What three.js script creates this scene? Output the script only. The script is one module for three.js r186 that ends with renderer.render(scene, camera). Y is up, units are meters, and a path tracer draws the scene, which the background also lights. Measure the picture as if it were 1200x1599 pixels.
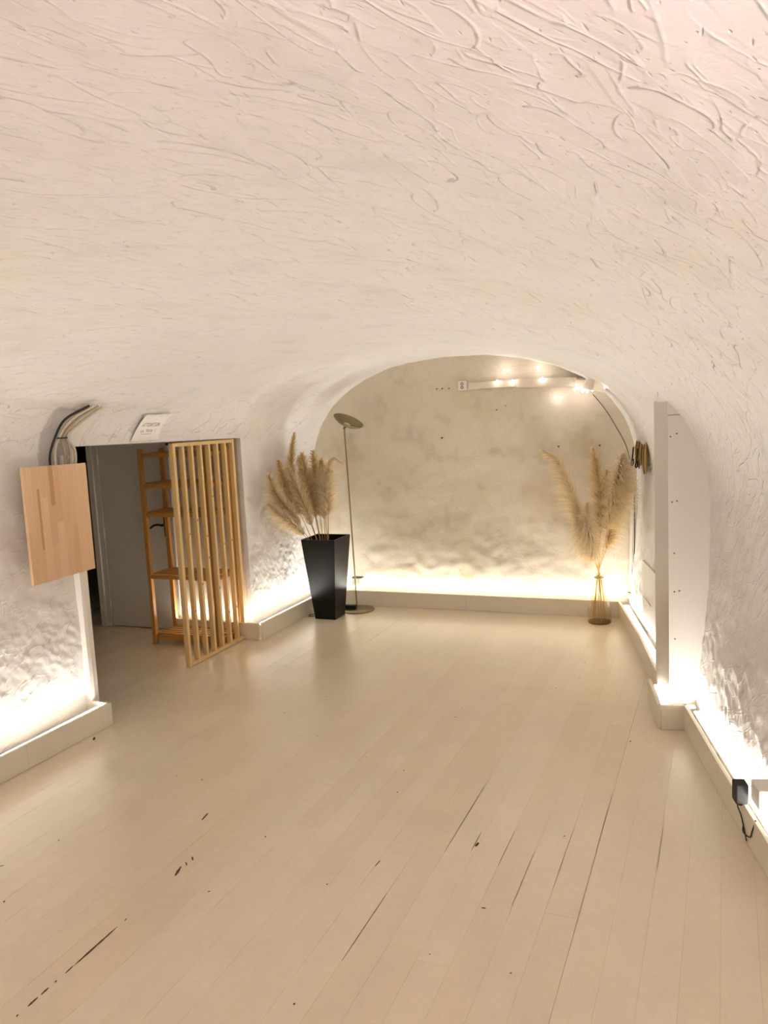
import * as THREE from 'three';
import { mergeGeometries } from 'three/addons/utils/BufferGeometryUtils.js';
import { RoundedBoxGeometry } from 'three/addons/geometries/RoundedBoxGeometry.js';
import { ImprovedNoise } from 'three/addons/math/ImprovedNoise.js';
import { RectAreaLightUniformsLib } from 'three/addons/lights/RectAreaLightUniformsLib.js';

// ------------------------------------------------------------------ camera, light, exposure
RectAreaLightUniformsLib.init();
const scene = new THREE.Scene();
scene.background = new THREE.Color(0x000000);
const camera = new THREE.PerspectiveCamera(2 * Math.atan(799.5 / 1301.4) * 180 / Math.PI, 1200 / 1599, 0.05, 60);
camera.position.set(0, 1.8, 0);
camera.rotation.set(-0.128167, 22.5 * Math.PI / 180, -0.0490154, 'YXZ');
const renderer = new THREE.WebGLRenderer({ antialias: true });
renderer.toneMapping = THREE.LinearToneMapping;
renderer.toneMappingExposure = 1.34;
renderer.shadowMap.enabled = true;
const LED_COLOR = new THREE.Color().setRGB(1.0, 0.985, 0.93);       // warm white strip
const LED_POWER = 65;
const SCONCE_COLOR = new THREE.Color().setRGB(1.0, 0.76, 0.86);    // rosy wall lamp behind the viewer's shoulder
const SCONCE_POWER = 2.0;
const BACK_LAMP_POWER = 1.4;
const FAIRY_COLOR = new THREE.Color().setRGB(1.0, 0.90, 0.88);
const FAIRY_POWER = 0.009;

// ------------------------------------------------------------------ helpers
function rng(seed) { let a = seed >>> 0; return () => { a = (a + 0x6D2B79F5) | 0; let t = Math.imul(a ^ (a >>> 15), 1 | a); t = (t + Math.imul(t ^ (t >>> 7), 61 | t)) ^ t; return ((t ^ (t >>> 14)) >>> 0) / 4294967296; }; }
const pn = new ImprovedNoise();
const N = (x, y, z) => pn.noise(x + 31.7, y + 17.3, z + 53.1);
const fbm = (x, y, z, o = 4) => { let s = 0, a = 1; for (let i = 0; i < o; i++) { s += a * N(x, y, z); a *= 0.5; x *= 2.03; y *= 2.03; z *= 2.03; } return s; };
const sstep = (a, b, x) => { const t = Math.min(1, Math.max(0, (x - a) / (b - a))); return t * t * (3 - 2 * t); };
const used = {};
function numbered(name) { if (!(name in used)) { used[name] = 0; return name; } used[name]++; return name + '_' + String(used[name]).padStart(3, '0'); }
function shade(o) { o.traverse((c) => { if (c.isMesh) { c.castShadow = true; c.receiveShadow = true; } }); return o; }
function thing(name, label, category, [x, y, z] = [0, 0, 0], turn = 0, group) {
  const o = new THREE.Group(); o.name = numbered(name); scene.add(o);
  o.position.set(x, y, z); o.rotation.y = turn; o.userData = { label, category };
  if (group) o.userData.group = group;
  return o;
}
function part(name, geo, mat, parent, label) {
  const g = Array.isArray(geo) ? mergeGeometries(geo.map((q) => q.index ? q.toNonIndexed() : q)) : geo;
  const m = new THREE.Mesh(g, mat); m.name = name; parent.add(m); m.castShadow = true; m.receiveShadow = true;
  if (label) m.userData.label = label;
  return m;
}
function solo(name, geo, mat, label, category, group) { const m = part(numbered(name), geo, mat, scene); m.userData = { label, category }; if (group) m.userData.group = group; return m; }
function struct(name, geo, mat, label) { const m = part(numbered(name), geo, mat, scene); m.userData = { kind: 'structure', label, category: name.split('_')[0] }; return m; }
function structGroup(name, label) { const g = new THREE.Group(); g.name = numbered(name); g.userData = { kind: 'structure', label, category: name.split('_')[0] }; scene.add(g); return g; }
const V = (x, y, z) => new THREE.Vector3(x, y, z);
function box(w, h, d, x = 0, y = 0, z = 0) { return new THREE.BoxGeometry(w, h, d).translate(x, y, z); }
function rbox(w, h, d, r, x = 0, y = 0, z = 0) { const g = new RoundedBoxGeometry(w, h, d, 2, r); g.translate(x, y, z); return g; }
function span(x0, x1, y0, y1, z0, z1, r = 0) { const w = Math.abs(x1 - x0), h = Math.abs(y1 - y0), d = Math.abs(z1 - z0); return r ? rbox(w, h, d, r, (x0 + x1) / 2, (y0 + y1) / 2, (z0 + z1) / 2) : box(w, h, d, (x0 + x1) / 2, (y0 + y1) / 2, (z0 + z1) / 2); }
function worldUV(g) { const p = g.attributes.position, n = g.attributes.normal, u = g.attributes.uv; for (let i = 0; i < p.count; i++) { const a = Math.abs(n.getX(i)), b = Math.abs(n.getY(i)); if (a > 0.6) u.setXY(i, p.getZ(i), p.getY(i)); else if (b > 0.6) u.setXY(i, p.getX(i), p.getZ(i)); else u.setXY(i, p.getX(i), p.getY(i)); } return g; }
function tube(pts, r, seg = 40, rad = 8) { return new THREE.TubeGeometry(new THREE.CatmullRomCurve3(pts.map((p) => V(...p))), seg, r, rad, false); }
function bar(p, q, w, d) {  // straight rectangular bar from p to q
  const a = V(...p), b = V(...q), L = a.distanceTo(b), g = new THREE.BoxGeometry(w, L, d);
  g.applyQuaternion(new THREE.Quaternion().setFromUnitVectors(V(0, 1, 0), b.clone().sub(a).normalize()));
  return g.translate((a.x + b.x) / 2, (a.y + b.y) / 2, (a.z + b.z) / 2);
}
// ------------------------------------------------------------------ textures
function tex(w, h, fn, srgb = true) {
  const d = new Uint8Array(w * h * 4);
  for (let j = 0; j < h; j++) for (let i = 0; i < w; i++) { const c = fn(i, j), o = (j * w + i) * 4; d[o] = c[0]; d[o + 1] = c[1]; d[o + 2] = c[2]; d[o + 3] = 255; }
  const t = new THREE.DataTexture(d, w, h); t.wrapS = t.wrapT = THREE.RepeatWrapping; t.magFilter = THREE.LinearFilter; t.minFilter = THREE.LinearFilter;
  if (srgb) t.colorSpace = THREE.SRGBColorSpace; t.needsUpdate = true; return t;
}
function heightTex(n, h) { const t = new THREE.DataTexture(h, n, n, THREE.RedFormat, THREE.FloatType); t.wrapS = t.wrapT = THREE.RepeatWrapping; t.magFilter = THREE.LinearFilter; t.needsUpdate = true; return t; }
// tileable value noise
function tileNoise(period, seed) {
  const r = rng(seed), g = new Float32Array(period * period); for (let i = 0; i < g.length; i++) g[i] = r() * 2 - 1;
  return (x, y) => { let xi = Math.floor(x), yi = Math.floor(y), fx = x - xi, fy = y - yi; fx = fx * fx * (3 - 2 * fx); fy = fy * fy * (3 - 2 * fy);
    const p = period, a = ((xi % p) + p) % p, b = (a + 1) % p, c = ((yi % p) + p) % p, e = (c + 1) % p;
    return (g[c * p + a] * (1 - fx) + g[c * p + b] * fx) * (1 - fy) + (g[e * p + a] * (1 - fx) + g[e * p + b] * fx) * fy; };
}
// hand-trowelled plaster: each pass of the knife flattens a patch and leaves a burr along its edges
function trowel(n, metres, strokes, seed, o) {
  const r = rng(seed), px = n / metres, h = new Float32Array(n * n);
  const a1 = tileNoise(8, seed + 1), a2 = tileNoise(32, seed + 2), a3 = tileNoise(128, seed + 3), a4 = tileNoise(512, seed + 4);
  for (let j = 0; j < n; j++) for (let i = 0; i < n; i++) h[j * n + i] = 0.45 + 0.13 * a1(i / n * 8, j / n * 8) + 0.06 * a2(i / n * 32, j / n * 32) + 0.03 * a3(i / n * 128, j / n * 128);
  for (let s = 0; s < strokes; s++) {
    const cx = r() * n, cy = r() * n, ang = o.ang + (r() - 0.5) * o.spread, L = (o.len0 + r() * o.len1) * px, W = (o.wid0 + r() * o.wid1) * px;
    const c = Math.cos(ang), sn = Math.sin(ang), flat = 0.55 + 0.4 * r(), burr = o.burr * (0.15 + 1.25 * r() * r()), bw = (0.0015 + 0.002 * r()) * px, bend = (r() - 0.5) * 0.5 / L, side = r() < 0.5 ? -1 : 1;
    const get = (u, v) => { const x = Math.round(cx + u * c - v * sn), y = Math.round(cy + u * sn + v * c); return h[(((y % n) + n) % n) * n + (((x % n) + n) % n)]; };
    const m0 = (get(0, 0) + get(-L * 0.4, 0) + get(L * 0.4, 0)) / 3, tilt = (r() - 0.5) * o.tilt, ph = r() * 100;
    const R = Math.ceil(Math.hypot(L, W) + 4 * bw);
    for (let y = -R; y <= R; y++) for (let x = -R; x <= R; x++) {
      const u = x * c + y * sn, v0 = -x * sn + y * c; if (Math.abs(u) > L + 3 * bw || Math.abs(v0) > W * 1.6 + 3 * bw) continue;
      const v = v0 - bend * u * u, wob = a2((cx + u) / n * 32 + ph, ph) * 0.18;
      const e = Math.max(Math.abs(u) / L, Math.pow(Math.pow(Math.abs(v) / W, 2.2) + Math.pow(Math.abs(u) / L, 6), 1 / 2.4)) + wob * 0.5;
      const dist = (1 - e) * W; if (dist < -4 * bw) continue;
      const k = ((((Math.round(cy + y)) % n) + n) % n) * n + ((((Math.round(cx + x)) % n) + n) % n);
      if (dist > 0) { const w = flat * Math.min(1, dist / (2 * bw)); h[k] += (m0 + tilt * v / W * 0.5 - h[k]) * w; }
      const q = dist / bw; if (v * side > W * 0.25) h[k] += burr * Math.exp(-q * q) * (0.35 + 0.65 * Math.max(0, a3(u / n * 128 + ph, v / n * 128) + 0.4)) * 0.5;
    }
  }
  for (let s = 0; s < o.pits; s++) {   // small pits and drag marks
    const cx = r() * n, cy = r() * n, ang = o.ang + (r() - 0.5) * 1.2, L = (0.002 + 0.010 * r() * r()) * px, W = (0.0009 + 0.0009 * r()) * px, c = Math.cos(ang), sn = Math.sin(ang), dp = o.pit * (0.3 + r()), R = Math.ceil(L * 2);
    for (let y = -R; y <= R; y++) for (let x = -R; x <= R; x++) { const u = (x * c + y * sn) / L, v = (-x * sn + y * c) / W, q = u * u + v * v; if (q < 4) h[((((Math.round(cy + y)) % n) + n) % n) * n + ((((Math.round(cx + x)) % n) + n) % n)] -= dp * Math.exp(-q * 1.3); }
  }
  for (let j = 0; j < n; j++) for (let i = 0; i < n; i++) h[j * n + i] += 0.006 * a4(i / n * 512, j / n * 512);
  return heightTex(n, h);
}
const vaultBump = trowel(2048, 2.3, 2600, 11, { ang: -1.12, spread: 1.3, len0: 0.03, len1: 0.10, wid0: 0.008, wid1: 0.026, burr: 0.75, tilt: 0.34, pits: 2600, pit: 0.20 });
const wallBump = trowel(1024, 1.7, 420, 23, { ang: 0.2, spread: 6, len0: 0.02, len1: 0.07, wid0: 0.012, wid1: 0.04, burr: 0.25, tilt: 0.14, pits: 900, pit: 0.2 });
const clone = (t, rx, ry) => { const q = t.clone(); q.repeat.set(rx, ry); q.needsUpdate = true; return q; };
// lime-wash colour: near-white with irregular ochre and grey blooms
function wash(seed, tone, bloom, grey) {
  const b1 = tileNoise(6, seed), b2 = tileNoise(14, seed + 1), b3 = tileNoise(40, seed + 2), b4 = tileNoise(120, seed + 3), b5 = tileNoise(340, seed + 4), n = 1024;
  return tex(n, n, (i, j) => {
    const x = i / n, y = j / n, f = b1(x * 6, y * 6) * 0.6 + b2(x * 14, y * 14) * 0.5 + b3(x * 40, y * 40) * 0.35 + b4(x * 120, y * 120) * 0.25;
    const g = b2(y * 14 + 5, x * 14) * 0.6 + b3(y * 40, x * 40 + 7) * 0.4 + b5(x * 340, y * 340) * 0.3;
    const o = Math.max(0, f - 0.12) * bloom, q = Math.max(0, g - 0.15) * grey, s = b5(x * 340, y * 340) * 2.2 + b4(x * 120, y * 120) * 2;
    return [tone[0] - o * 12 - q * 30 + s, tone[1] - o * 20 - q * 28 + s, tone[2] - o * 44 - q * 30 + s].map((c) => Math.max(0, Math.min(255, c)));
  });
}
const vaultWash = wash(41, [228, 223, 218], 0.35, 0.35), backWash = wash(61, [214, 203, 184], 0.45, 0.75);
const plasterVault = new THREE.MeshStandardMaterial({ map: clone(vaultWash, 1 / 2.9, 1 / 2.9), bumpMap: clone(vaultBump, 1 / 2.3, 1 / 2.3), bumpScale: 0.014, roughness: 0.72 });
const plasterWall = plasterVault.clone(); plasterWall.bumpScale = 0.006; plasterWall.roughness = 0.85;
const plasterBack = new THREE.MeshStandardMaterial({ map: clone(backWash, 1 / 2.1, 1 / 2.1), bumpMap: clone(wallBump, 1 / 1.7, 1 / 1.7), bumpScale: 0.007, roughness: 0.8 });
const flatPlaster = new THREE.MeshStandardMaterial({ color: 0xe2dccf, roughness: 0.85 });
const whitePaint = new THREE.MeshStandardMaterial({ color: 0xe9e3d8, roughness: 0.5 });
const columnPaint = new THREE.MeshStandardMaterial({ color: 0xd2c9bf, roughness: 0.55 });
const boardPaint = new THREE.MeshStandardMaterial({ color: 0xe4dac8, roughness: 0.42 });
const greyDoor = new THREE.MeshStandardMaterial({ color: 0xdcd8d0, roughness: 0.5 });
const blackRubber = new THREE.MeshStandardMaterial({ color: 0x141210, roughness: 0.55 });
const woodMap = (seed, base, dark, scale) => { const a = tileNoise(8, seed), b = tileNoise(64, seed + 1), c = tileNoise(256, seed + 2); return tex(256, 256, (i, j) => { const x = i / 256, y = j / 256, v = 0.5 + 0.28 * b(x * 64, y * 3) + 0.22 * c(x * 200, y * 8) + 0.22 * a(x * 8, y * 2); const k = Math.min(1, Math.max(0, v)) * scale; return [0, 1, 2].map((q) => base[q] + (dark[q] - base[q]) * k); }); };
const pineMap = woodMap(71, [240, 212, 158], [216, 176, 116], 1), amberMap = woodMap(72, [214, 164, 92], [176, 122, 56], 1);
const pine = new THREE.MeshStandardMaterial({ map: pineMap, roughness: 0.5 });
const amber = new THREE.MeshStandardMaterial({ map: amberMap, roughness: 0.5 });
const knot = new THREE.MeshStandardMaterial({ color: 0x6a4424, roughness: 0.6 });

// ------------------------------------------------------------------ the vaulted shell
const XL = -3.53, ZB = -6.88, ZF = 1.6, OPEN0 = -3.81, OPEN1 = -5.65;
const xrb = (d) => -0.144 - 0.2645 * (d - 4.65);
const bulge = (y) => 0.076 * Math.pow(Math.sin(Math.min(1, Math.max(0, y) / 1.17) * Math.PI / 2), 1.3);
const ysl = (d) => d > 3.8 ? 1.645 - 0.027 * (d - 3.8) - 0.347 * sstep(5.6, 6.88, d) : 1.645;
const crown = (d) => 2.17 + 0.06 * Math.max(0, 4.3 - d);
const NE = 2.3;
const zs = []; { const put = (a, b, s) => { const n = Math.ceil(Math.abs(b - a) / s); for (let i = 0; i < n; i++) zs.push(a + (b - a) * i / n); }; put(ZF, -0.4, 0.05); put(-0.4, OPEN0, 0.016); put(OPEN0, OPEN1, 0.02); put(OPEN1, -6.93, 0.02); zs.push(-6.93); }
const JL = 110, JV = 240, JR = 90, NJ = JL + JV + JR + 1, NZ = zs.length;
function niche(x, y, z) {   // hollow chopped into the plaster for the cables
  if (x > -3.2 || y < 1.5 || y > 1.87) return 0;
  const e = N(y * 14, z * 14, 2) * 0.02, zn = -3.60 + e + (1.70 - y) * 0.22, zf = -3.80;
  return sstep(zn + 0.012, zn - 0.006, z) * sstep(zf - 0.01, zf + 0.03, z) * sstep(1.87, 1.845, y + e) * sstep(1.46, 1.5, y);
}
function relief(x, y, z, j) {   // metres along the inward normal
  let h = 0.011 * fbm(x * 1.1, y * 1.1, z * 1.1, 2) + 0.0045 * fbm(x * 5, y * 5, z * 5, 2) + 0.0022 * N(x * 17, y * 17, z * 17);
  if (j <= JL) {              // lumpy stone and render low on the left wall
    const m = sstep(0.95, 0.55, y + 0.22 * N(1, y * 2, z * 2.2));
    h += sstep(0.1, 0.3, y) * m * (0.009 * Math.abs(fbm(2, y * 15, z * 15, 2)) + 0.004 * fbm(5, y * 40, z * 40, 2));
  } else if (j >= JL + JV) {  // pitted, dragged render low on the right wall
    const m = sstep(1.0, 0.35, y + 0.2 * N(4, y * 2, z * 2));
    h += sstep(0.08, 0.3, y) * m * (0.008 * fbm(3, y * 11 + z * 4, z * 14, 3) + 0.006 * Math.abs(fbm(6, y * 24 + z * 9, z * 32, 2))) + 0.002 * fbm(8, y * 12, z * 22, 2);
  } else { h += 0.0025 * fbm(x * 7, y * 7, z * 3, 3); }
  return h;
}
const shell = { pos: new Float32Array(NJ * NZ * 3), nor: new Float32Array(NJ * NZ * 3), uv: new Float32Array(NJ * NZ * 2) };
function section(j, d) {
  const ys = ysl(d), yc = crown(d), r = xrb(d) + 0.076, c = (XL + r) / 2, a = (r - XL) / 2;
  if (j <= JL) return [XL, ys * j / JL];
  if (j >= JL + JV) { const y = 1.17 * (1 - (j - JL - JV) / JR); return [xrb(d) + bulge(y), y]; }
  const th = Math.PI * (1 - (j - JL) / JV), co = Math.cos(th), si = Math.sin(th), s0 = co < 0 ? ys : 1.17;
  return [c + a * Math.sign(co) * Math.pow(Math.abs(co), 2 / NE), s0 + (yc - s0) * Math.pow(Math.max(0, si), 2 / NE)];
}
{
  const base = new Float32Array(NJ * NZ * 3), nn = new Float32Array(NJ * NZ * 3);
  const normals = (src, dst) => { for (let k = 0; k < NZ; k++) for (let j = 0; j < NJ; j++) {
    const g = (jj, kk) => { const o = (Math.min(NZ - 1, Math.max(0, kk)) * NJ + Math.min(NJ - 1, Math.max(0, jj))) * 3; return V(src[o], src[o + 1], src[o + 2]); };
    const n = g(j + 1, k).sub(g(j - 1, k)).cross(g(j, k + 1).sub(g(j, k - 1))).normalize(); const o = (k * NJ + j) * 3; dst[o] = n.x; dst[o + 1] = n.y; dst[o + 2] = n.z; } };
  for (let k = 0; k < NZ; k++) { let s = 0, px, py; for (let j = 0; j < NJ; j++) { const [x, y] = section(j, -zs[k]), o = (k * NJ + j); base[o * 3] = x; base[o * 3 + 1] = y; base[o * 3 + 2] = zs[k]; if (j) s += Math.hypot(x - px, y - py); px = x; py = y; shell.uv[o * 2] = s; shell.uv[o * 2 + 1] = zs[k]; } }
  normals(base, nn);
  // make normals point into the room
  const flip = nn[(Math.floor(NZ / 2) * NJ + 5) * 3] < 0 ? -1 : 1; for (let i = 0; i < nn.length; i++) nn[i] *= flip;
  for (let i = 0; i < NJ * NZ; i++) { const x = base[i * 3], y = base[i * 3 + 1], z = base[i * 3 + 2], j = i % NJ; let h = relief(x, y, z, j); const q = niche(x, y, z); h = h * (1 - q * 0.5) - 0.045 * q;
    const edge = Math.min(Math.abs(z - OPEN0), Math.abs(z - OPEN1)); if (j <= JL + 2 && edge < 0.04) h *= 0.3;
    for (let c = 0; c < 3; c++) shell.pos[i * 3 + c] = base[i * 3 + c] + nn[i * 3 + c] * h; }
  normals(shell.pos, shell.nor); for (let i = 0; i < shell.nor.length; i++) shell.nor[i] *= flip;
  shell.flip = flip;
}
function patch(j0, j1, k0, k1, thick = 0.3) {   // piece of the shell with a back face, so that it is solid
  const w = j1 - j0 + 1, n = w * (k1 - k0 + 1), pos = [], nor = [], uv = [], idx = [];
  for (let k = k0; k <= k1; k++) for (let j = j0; j <= j1; j++) { const o = k * NJ + j; pos.push(shell.pos[o * 3], shell.pos[o * 3 + 1], shell.pos[o * 3 + 2]); nor.push(shell.nor[o * 3], shell.nor[o * 3 + 1], shell.nor[o * 3 + 2]); uv.push(shell.uv[o * 2], shell.uv[o * 2 + 1]); }
  const quad = (a, b, c, d) => { if (shell.flip > 0) idx.push(a, b, c, b, d, c); else idx.push(a, c, b, b, c, d); };
  for (let k = 0; k < k1 - k0; k++) for (let j = 0; j < w - 1; j++) { const a = k * w + j; quad(a, a + 1, a + w, a + w + 1); }
  const rim = []; for (let j = 0; j < w; j++) rim.push(j); for (let k = 1; k <= k1 - k0; k++) rim.push(k * w + w - 1); for (let j = w - 2; j >= 0; j--) rim.push((k1 - k0) * w + j); for (let k = k1 - k0 - 1; k > 0; k--) rim.push(k * w);
  const back = (i, t) => [pos[i * 3] - nor[i * 3] * t, pos[i * 3 + 1] - nor[i * 3 + 1] * t, pos[i * 3 + 2]];
  const rb = pos.length / 3; for (const i of rim) { const p = back(i, 0), q = back(i, thick); const nx = 0; pos.push(...p, ...q); nor.push(0, nx, 1, 0, nx, 1); uv.push(uv[i * 2], uv[i * 2 + 1], uv[i * 2] + thick, uv[i * 2 + 1]); }
  for (let i = 0; i < rim.length; i++) { const a = rb + i * 2, b = rb + ((i + 1) % rim.length) * 2; idx.push(a, b, a + 1, b, b + 1, a + 1); }
  const st = 12, js = [], ks = []; for (let j = 0; j < w - 1; j += st) js.push(j); js.push(w - 1); for (let k = 0; k < k1 - k0; k += st) ks.push(k); ks.push(k1 - k0);
  const bb = pos.length / 3; for (const k of ks) for (const j of js) { const i = k * w + j; pos.push(...back(i, thick)); nor.push(-nor[i * 3], -nor[i * 3 + 1], -nor[i * 3 + 2]); uv.push(0, 0); }
  for (let k = 0; k < ks.length - 1; k++) for (let j = 0; j < js.length - 1; j++) { const a = bb + k * js.length + j; if (shell.flip > 0) idx.push(a, a + js.length, a + 1, a + 1, a + js.length, a + js.length + 1); else idx.push(a, a + 1, a + js.length, a + 1, a + js.length + 1, a + js.length); }
  const g = new THREE.BufferGeometry(); g.setAttribute('position', new THREE.Float32BufferAttribute(pos, 3)); g.setAttribute('normal', new THREE.Float32BufferAttribute(nor, 3)); g.setAttribute('uv', new THREE.Float32BufferAttribute(uv, 2)); g.setIndex(idx); return g;
}
const kO0 = zs.indexOf(OPEN0), kO1 = zs.indexOf(OPEN1);
struct('ceiling', patch(JL, JL + JV, 0, NZ - 1), plasterVault, 'low barrel vault of white hand-trowelled plaster over the whole room');
struct('wall_left', patch(0, JL, 0, kO0, 0.22), plasterWall, 'lumpy white left wall beside the doorway, nearest the camera');
struct('wall_left', patch(0, JL, kO1, NZ - 1, 0.22), plasterWall, 'short white left wall between slatted screen and black planter');
struct('wall_right', patch(JL + JV, NJ - 1, 0, NZ - 1), plasterWall, 'bulging rough white right wall behind the boxed column');
{ // back wall
  const W = 3.6, Hh = 2.5, nx = 180, ny = 130, g = new THREE.PlaneGeometry(W, Hh, nx, ny), p = g.attributes.position, uv = g.attributes.uv;
  for (let i = 0; i < p.count; i++) { const x = p.getX(i) - 2.1, y = p.getY(i) + Hh / 2; const low = sstep(0.9, 0.2, y + 0.2 * N(x * 2, y * 2, 3));
    p.setXYZ(i, x, y, ZB + 0.008 * fbm(x * 1.5, y * 1.5, 3, 2) + 0.003 * fbm(x * 7, y * 7, 8, 2) + low * (0.006 * fbm(x * 11, y * 11, 5, 3))); uv.setXY(i, x, y); }
  g.computeVertexNormals();
  const wb = structGroup('wall_back', 'mottled beige plaster end wall under the arch');
  part('plaster_face', g, plasterBack, wb); part('masonry', span(-4.1, -0.1, -0.05, 2.6, ZB - 0.35, ZB - 0.05), flatPlaster, wb);
  const hole = new THREE.CylinderGeometry(1, 1, 0.006, 10).rotateX(Math.PI / 2);
  for (const [x, y, r] of [[-1.27, 1.39, 0.008], [-0.94, 1.39, 0.008], [-1.78, 1.71, 0.006], [-2.27, 1.49, 0.009], [-2.30, 1.91, 0.006], [-2.25, 1.91, 0.007], [-2.19, 1.91, 0.006], [-1.70, 1.74, 0.004]]) {
    const m = part('drill_hole', hole, knot, wb, 'dark drilled hole'); m.scale.set(r, r * 0.9, 1); m.position.set(x, y, ZB + 0.012); }
}
struct('wall_front', span(-4.0, 2.2, 0, 3, ZF, ZF + 0.25), flatPlaster, 'plain white wall behind the viewer');
// ------------------------------------------------------------------ side passage behind the doorway
{
  const hw = structGroup('wall_passage', 'white passage wall holding the grey door behind the shelf rack');
  part('plaster_face', worldUV(span(-4.22, XL - 0.035, 0, 1.75, OPEN1 + 0.006, OPEN1 - 0.2)), plasterBack, hw);
  part('lintel', span(-5.05, -4.22, 1.66, 1.95, OPEN1, OPEN1 - 0.2), flatPlaster, hw);
  struct('wall_passage', span(-5.9, XL - 0.2, 0, 1.95, -3.3, -3.5), flatPlaster, 'near wall of the side passage, hidden behind the left wall');
  struct('wall_passage', span(-5.9, -5.7, 0, 1.95, -3.5, OPEN1), flatPlaster, 'left end wall of the side passage');
  struct('ceiling_passage', span(-5.9, XL - 0.12, 1.76, 1.95, -3.3, OPEN1 - 0.2), flatPlaster, 'low flat ceiling of the side passage');
  struct('ceiling_passage', span(-9.2, -5.0, 1.76, 1.95, OPEN1 - 0.2, -10.6), flatPlaster, 'ceiling of the unlit side room');
  struct('ceiling_passage', span(-9.2, -5.7, 1.76, 1.95, OPEN1, OPEN1 - 0.2), flatPlaster, 'ceiling edge of the unlit side room');
  struct('wall_passage', span(-9.4, -9.2, 0, 1.95, OPEN1, -10.6), flatPlaster, 'end wall of the unlit side room');
  struct('wall_passage', span(-9.2, -5.7, 0, 1.76, OPEN1, OPEN1 - 0.1), flatPlaster, 'near wall of the unlit side room');
  struct('wall_passage', span(-9.2, -5.0, 0, 1.95, -10.4, -10.6), flatPlaster, 'rear wall of the unlit side room seen left of the door');
  struct('wall_passage', span(-5.10, -5.0, 0, 1.76, OPEN1 - 0.11, -10.4), flatPlaster, 'partition of the unlit side room behind the door frame');
  struct('baseboard_passage', span(-9.1, -5.15, 0, 0.09, -10.36, -10.4), greyDoor, 'grey skirting in the dark gap beside the door');
  const dr = structGroup('door_1', 'plain pale grey flush door in the passage behind the shelf rack');
  part('leaf', span(-4.945, -4.26, 0.008, 1.64, OPEN1 + 0.005, OPEN1 - 0.035, 0.003), greyDoor, dr);
  part('frame', [span(-5.05, -5.0, 0, 1.70, OPEN1 + 0.03, OPEN1 - 0.1), span(-5.0, -4.95, 0, 1.69, OPEN1 + 0.012, OPEN1 - 0.1), span(-5.05, -4.22, 1.645, 1.70, OPEN1 + 0.02, OPEN1 - 0.1), span(-4.255, -4.215, 0, 1.66, OPEN1 + 0.02, OPEN1 - 0.1)], greyDoor, dr);
  for (const y of [0.2, 0.82, 1.45]) part('hinge', new THREE.CylinderGeometry(0.009, 0.009, 0.09, 10).translate(-4.948, y, OPEN1 + 0.014), whitePaint, dr);
  const hd = part('handle', [new THREE.CylinderGeometry(0.011, 0.011, 0.05, 12).rotateX(Math.PI / 2).translate(-4.305, 0.90, OPEN1 + 0.03), tube([[-4.305, 0.90, OPEN1 + 0.055], [-4.35, 0.905, OPEN1 + 0.056], [-4.39, 0.897, OPEN1 + 0.056], [-4.425, 0.875, OPEN1 + 0.054]], 0.009, 20)], blackRubber, dr, 'black curved lever handle');
  part('lock_plate', span(-4.32, -4.29, 0.80, 0.97, OPEN1 + 0.004, OPEN1 + 0.010), blackRubber, hd);
}
// doorway lining on the left wall
{
  const f = structGroup('door_frame', 'white painted timber post lining the near edge of the doorway');
  part('post', span(-3.62, -3.500, 0, 1.64, -3.775, -3.815, 0.004), whitePaint, f);
  part('cover_strip', span(-3.56, -3.488, 0, 1.60, -3.735, -3.773, 0.004), whitePaint, f);
}
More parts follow.
